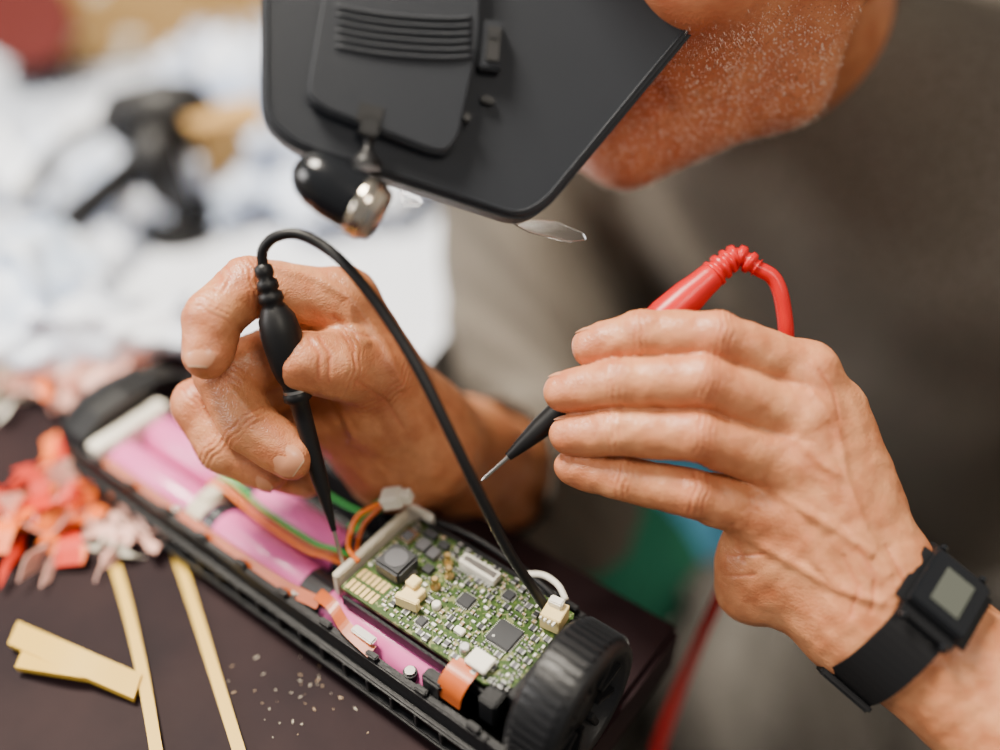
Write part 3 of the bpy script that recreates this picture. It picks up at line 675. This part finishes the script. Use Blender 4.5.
for k in range(6000):
    x=random.uniform(-.1025,-.0190); y=random.uniform(-.0315,.0135)
    L_,w_,h_=random.choice([(.0018,.0010,.0007),(.0018,.0010,.0007),(.0022,.0013,.0010),(.0034,.0022,.0014),(.0030,.0026,.0010)])
    o=random.random()<.5; sx,sy=(L_,w_) if o else (w_,L_)
    if any(abs(x-r[0])<r[2]+sx/2 and abs(y-r[1])<r[3]+sy/2 for r in rects): continue
    rects.append((x,y,sx/2+.0005,sy/2+.0005)); m=random.choice([M_cer,M_cer,M_chip,M_chip,M_chip,M_white]) if L_<.0025 else random.choice([M_chip,M_chipg])
    if o:
        b.box((x,y,PZ+h_/2),(sx*.6,sy,h_),m)
        for q in(-1,1): b.box((x+q*sx*.4,y,PZ+h_/2),(sx*.2,sy*1.02,h_*1.03),M_sold)
    else:
        b.box((x,y,PZ+h_/2),(sx,sy*.6,h_),m)
        for q in(-1,1): b.box((x,y+q*sy*.4,PZ+h_/2),(sx*1.02,sy*.2,h_*1.03),M_sold)
    cnt+=1
    if cnt>290: break
b.obj('board_components',bat)
# ================================================================= FURNITURE, ROOM
M_table=mat('dark_laminate',(.012,.006,.008),.55,col2=(.024,.012,.013),nscale=14,bump=.15,bscale=80,detail=8,spec=.10)
M_bench=mat('light_laminate',(.62,.66,.73),.4,col2=(.48,.53,.63),nscale=6)
M_leg=mat('table_leg_metal',(.3,.3,.31),.35,.8)
b=B(); b.box((-.456,-.272,-.015),(.93,.676,.03),M_table,bev=.003)
for x,y in((-.88,-.57),(-.88,.03),(-.03,-.57),(-.03,.03)): b.box((x,y,-.39),(.04,.04,.72),M_leg,bev=.003)
b.box((-.455,.03,-.06),(.81,.02,.05),M_leg); b.box((-.455,-.57,-.06),(.81,.02,.05),M_leg)
b.obj('work_table',None,MD)
b=B(); b.box((-.80,1.05,ZT-.058),(1.50,1.16,.025),M_bench,bev=.003)
for x,y in((-1.5,.56),(-1.5,1.58),(-.10,1.55),(-.12,.75)): b.box((x,y,(ZT-.07)/2),(.04,.04,ZT-.07),M_leg,bev=.003)
b.obj('light_workbench')
M_floor=mat('floor_vinyl',(.17,.155,.14),.6,col2=(.13,.12,.11),nscale=5)
M_wall=mat('wall_paint',(.62,.56,.47),.85,col2=(.58,.52,.44),nscale=3)
def simple(name,c,d,m,bev=0): b=B(); b.box(c,d,m,bev=bev); return b.obj(name)
simple('floor',(-.2,.6,-.025),(5,5,.05),M_floor); simple('wall_back',(-.2,3.1,1.3),(5,.1,2.6),M_wall); simple('wall_left',(-2.7,.6,1.3),(.1,5,2.6),M_wall); simple('wall_right',(2.3,.6,1.3),(.1,5,2.6),M_wall)
simple('baseboard_back',(-.2,3.04,.05),(5,.02,.10),M_white)
HB=-.045
def blob(name,c,rad,seed,amp,m,vox=.006,flat=.5,parent=None,fs=1.):
    r_=np.random.default_rng(seed); s=SDF(np.array(c)-np.array(rad)*1.5-.03,np.array(c)+np.array(rad)*1.5+.03,vox)
    s.ell(c,np.eye(3).tolist(),rad,.01)
    X,Y,Z=s.grids()
    for k in range(8):
        w=r_.normal(size=3)*(28+14*k)*fs; q=np.abs(np.sin(X*w[0]+Y*w[1]+Z*w[2]+r_.random()*6+1.2*np.sin(Y*w[2]*.7+X*w[1]*.5))); s.L['m']=s.L['m']+(amp/(1+.4*k)*(q-.55*(1-q)**2)).astype(np.float32)
    s.L['m']=np.maximum(s.L['m'],(c[2]-rad[2]*flat-Z).astype(np.float32)+0*s.L['m'])
    V,F=s.mesh(); o=mk(name,V,F,[m],parent); return o
M_bag=mat('white_film',(.80,.84,.92),.3,col2=(.50,.60,.80),nscale=14)
def onb(u,v,r,fl=.5,h=HB):
    p=spot(u,v,h); return (p.x,p.y,p.z+r*fl+.001)
blob('plastic_bag',onb(330,200,.05),(.15,.12,.06),1,.022,M_bag)
blob('plastic_bag',onb(90,200,.05),(.14,.11,.055),2,.022,M_bag)
blob('plastic_bag',onb(250,110,.06),(.12,.10,.07),5,.022,M_bag)
blob('paper_towel',onb(140,45,.07),(.12,.09,.09),6,.024,M_white)
blob('plastic_bag',onb(70,352,.025,h=0),(.105,.050,.030),3,.010,M_bag,.004)
M_film2=mat('blue_white_film',(.45,.58,.80),.3,col2=(.8,.83,.88),nscale=20)
blob('plastic_bag',onb(10,300,.03,h=0),(.085,.07,.040),8,.012,M_film2,.004)
M_paper=mat('paper',(.74,.78,.86),.8)
b=B()
for (u,v,a) in((200,290,.3),(330,285,-.4),(90,270,.9),(300,150,.2),(170,160,1.1)):
    p=spot(u,v,HB); b.box((p.x,p.y,p.z+.001+.0006*a),(.21,.29,.001),M_paper,rz=a)
b.obj('paper_sheets')
M_card=mat('cardboard',(.45,.27,.09),.8,col2=(.38,.22,.07),nscale=20)
p=spot(245,200,HB); b=B(); b.box((p.x,p.y,p.z+.04),(.055,.05,.075),M_card,rz=.4,bev=.002); b.box((p.x-.004,p.y-.012,p.z+.079),(.05,.026,.002),M_card,rz=.5); b.obj('cardboard_box')
p=spot(215,75,HB); b=B(); b.box((p.x,p.y+.11,p.z+.095),(.34,.16,.18),M_card,rz=.1,bev=.003); b.box((p.x,p.y+.11,p.z+.187),(.33,.05,.002),M_cream,rz=.1); b.obj('cardboard_box')
b=B(); p=spot(182,235,HB); b.rev(p+Vector((0,0,.001)),(0,0,1),[(0,.030),(.01,.030),(.018,.024),(.022,.012)],M_rub,32)
q1=p+Vector((0,0,.02)); q2=S(165,122,.80); q4=S(22,285,.66)
b.tube([q1,q1+Vector((-.005,.0,.05)),q2],.017,M_rub,12,6); b.tube([q2,S(130,170,.76),S(85,210,.72),S(45,250,.68),q4],.011,M_rub,12,6)
b.tube([q2,S(120,120,.82),S(60,150,.78),S(20,200,.74)],.007,M_leg,12,6)
b.rev(q2+Vector((-.05,0,.0)),(1,.1,.1),[(0,.010),(.01,.022),(.05,.028),(.08,.022),(.09,.010)],M_rub,24)
b.rev(q4,(-.4,-.2,-.9),[(-.02,.008),(0,.012),(.02,.018),(.022,.015)],M_rub,24); b.obj('desk_lamp')
b=B(); p=spot(45,75,HB)+Vector((0,0,.001)); M_dred=mat('dark_red_plastic',(.13,.022,.018),.4)
b.rev(p+Vector((0,0,.06)),(.3,-.9,.3),[(0,.045),(.006,.045),(.007,.02),(.035,.02),(.036,.045),(.042,.045)],M_dred,40); b.rev(p+Vector((0,0,.06)),(.3,-.9,.3),[(.008,.036),(.034,.036)],M_white,32)
b.box((p.x,p.y,p.z+.01),(.04,.07,.02),M_blk,bev=.002); b.obj('cable_spool')
M_or=mat('orange_film',(.88,.17,.02),.35); M_or2=mat('red_film',(.60,.03,.01),.35); M_lp=mat('pale_film',(.82,.46,.38),.4)
def heap(name,u,v,ru,rv,n,mats,hz=.02,L=.05,wd=(.007,.016)):
    b=B(); c0=spot(u,v,0); r_=random.Random(int(u*7+v))
    for k in range(n):
        a=r_.random()*6.28; rr=math.sqrt(r_.random()); p=c0+Vector((ru*rr*math.cos(a),rv*rr*math.sin(a),.003+hz*(1-rr)*r_.random()))
        dr=r_.random()*6.28; P=[]
        for j in range(5):
            t=j/4-.5; dr+=r_.uniform(-.5,.5); P.append(p+Vector((math.cos(dr)*L*t,math.sin(dr)*L*t,abs(r_.gauss(0,.004)))))
        b.strip(P,r_.uniform(*wd),(r_.gauss(0,1),r_.gauss(0,1),r_.uniform(.1,.8)),r_.choice(mats),.0005)
    b.v=[(x,y,max(z,ZT+.0004)) for x,y,z in b.v]; b.obj(name)
heap('torn_wrapping',42,515,.026,.036,26,[M_or,M_or,M_or2,M_or2,M_lp],L=.045)
heap('torn_wrapping',138,540,.014,.018,12,[M_lp,M_lp,M_white],hz=.010,L=.024,wd=(.006,.010))
heap('torn_wrapping',70,388,.040,.014,24,[M_or,M_lp,M_lp,M_white])
def strip(name,pts,w):
    b=B(); P=[spot(u,v,.0012+.0006*i) for i,(u,v) in enumerate(pts)]; sd=(P[-1]-P[0]).cross(Vector((0,0,1))); b.strip(P,w,sd,M_yel,.0014); return b.obj(name)
strip('cable_tie',[(115,565),(128,610),(144,680),(158,760)],.0050); strip('cable_tie',[(176,552),(195,610),(220,690),(245,770)],.0050)
b=B(); 
for (a_,c_,w) in(((14,634),(138,688),.012),((20,660),(120,676),.009)):
    b.strip([spot(*a_,.004),spot((a_[0]+c_[0])/2,(a_[1]+c_[1])/2,.006),spot(*c_,.003)],w,(0,1,0),M_yel,.003)
b.obj('plastic_spudger')
b=B()
for k in range(45):
    p=spot(random.gauss(310,35),random.gauss(690,22),.0); r=random.uniform(.0002,.0005); b.box((p.x,p.y,p.z+r*.5),(r*random.uniform(1,5),r,r),random.choice([M_foam,M_cer]),rz=random.random()*3)
b.obj('plastic_shavings')
def rag(name,a,c_,r,m):
    s=SDF(np.minimum(a,c_)-r-.02,np.maximum(a,c_)+r+.02,.004); s.cap(a,c_,r,r+.004,.01)
    X,Y,Z=s.grids()
    s.L['m']=np.maximum(s.L['m']+folds(X,Y,Z,.8).astype(np.float32),(a[2]-.05-Z).astype(np.float32)); V,F=s.mesh(); mk(name,V,F,[m])
rag('green_shop_rag',np.array(kR+Vector((-.012,-.014,.0))),np.array(kR.lerp(hipR,.20)),.085,mat('green_cloth',(.02,.17,.10),.9))
rag('blue_shop_rag',np.array(kR.lerp(hipR,.24)),np.array(kR.lerp(hipR,.36)),.094,mat('blue_cloth',(.10,.38,.60),.9))
# ================================================================= LIGHT
def area(name,loc,tgt,size,e,col):
    l=bpy.data.lights.new(name,'AREA'); l.energy=e; l.size=size; l.color=col; o=bpy.data.objects.new(name,l); SC.objects.link(o); o.location=loc
    o.rotation_euler=(Vector(tgt)-Vector(loc)).to_track_quat('-Z','Y').to_euler()
area('fill_light',(-.65,.75,2.4),(-.05,.4,.75),.5,112,(1,.91,.77))
area('window_light',(-2.3,.1,1.9),(0,.4,.8),1.0,48,(1,.97,.95))
area('fill_light',(.6,-.6,2.4),(.1,.4,.8),.5,15,(1,.90,.76))  # added fill lamp from the camera side, softens the shaded parts
wd=bpy.data.worlds.new('World'); bpy.context.scene.world=wd; wd.use_nodes=True; wd.node_tree.nodes['Background'].inputs[0].default_value=(1,.97,.95,1); wd.node_tree.nodes['Background'].inputs[1].default_value=.25
# ================================================================= CAMERA
cd=bpy.data.cameras.new('camera'); cd.lens=36; cd.sensor_width=36; cam=bpy.data.objects.new('camera',cd); SC.objects.link(cam)
cam.location=EYE; cam.rotation_euler=(math.radians(50),0,0)
cd.clip_start=.01; cd.dof.use_dof=True; cd.dof.focus_distance=.405; cd.dof.aperture_fstop=1.35
bpy.context.scene.camera=cam
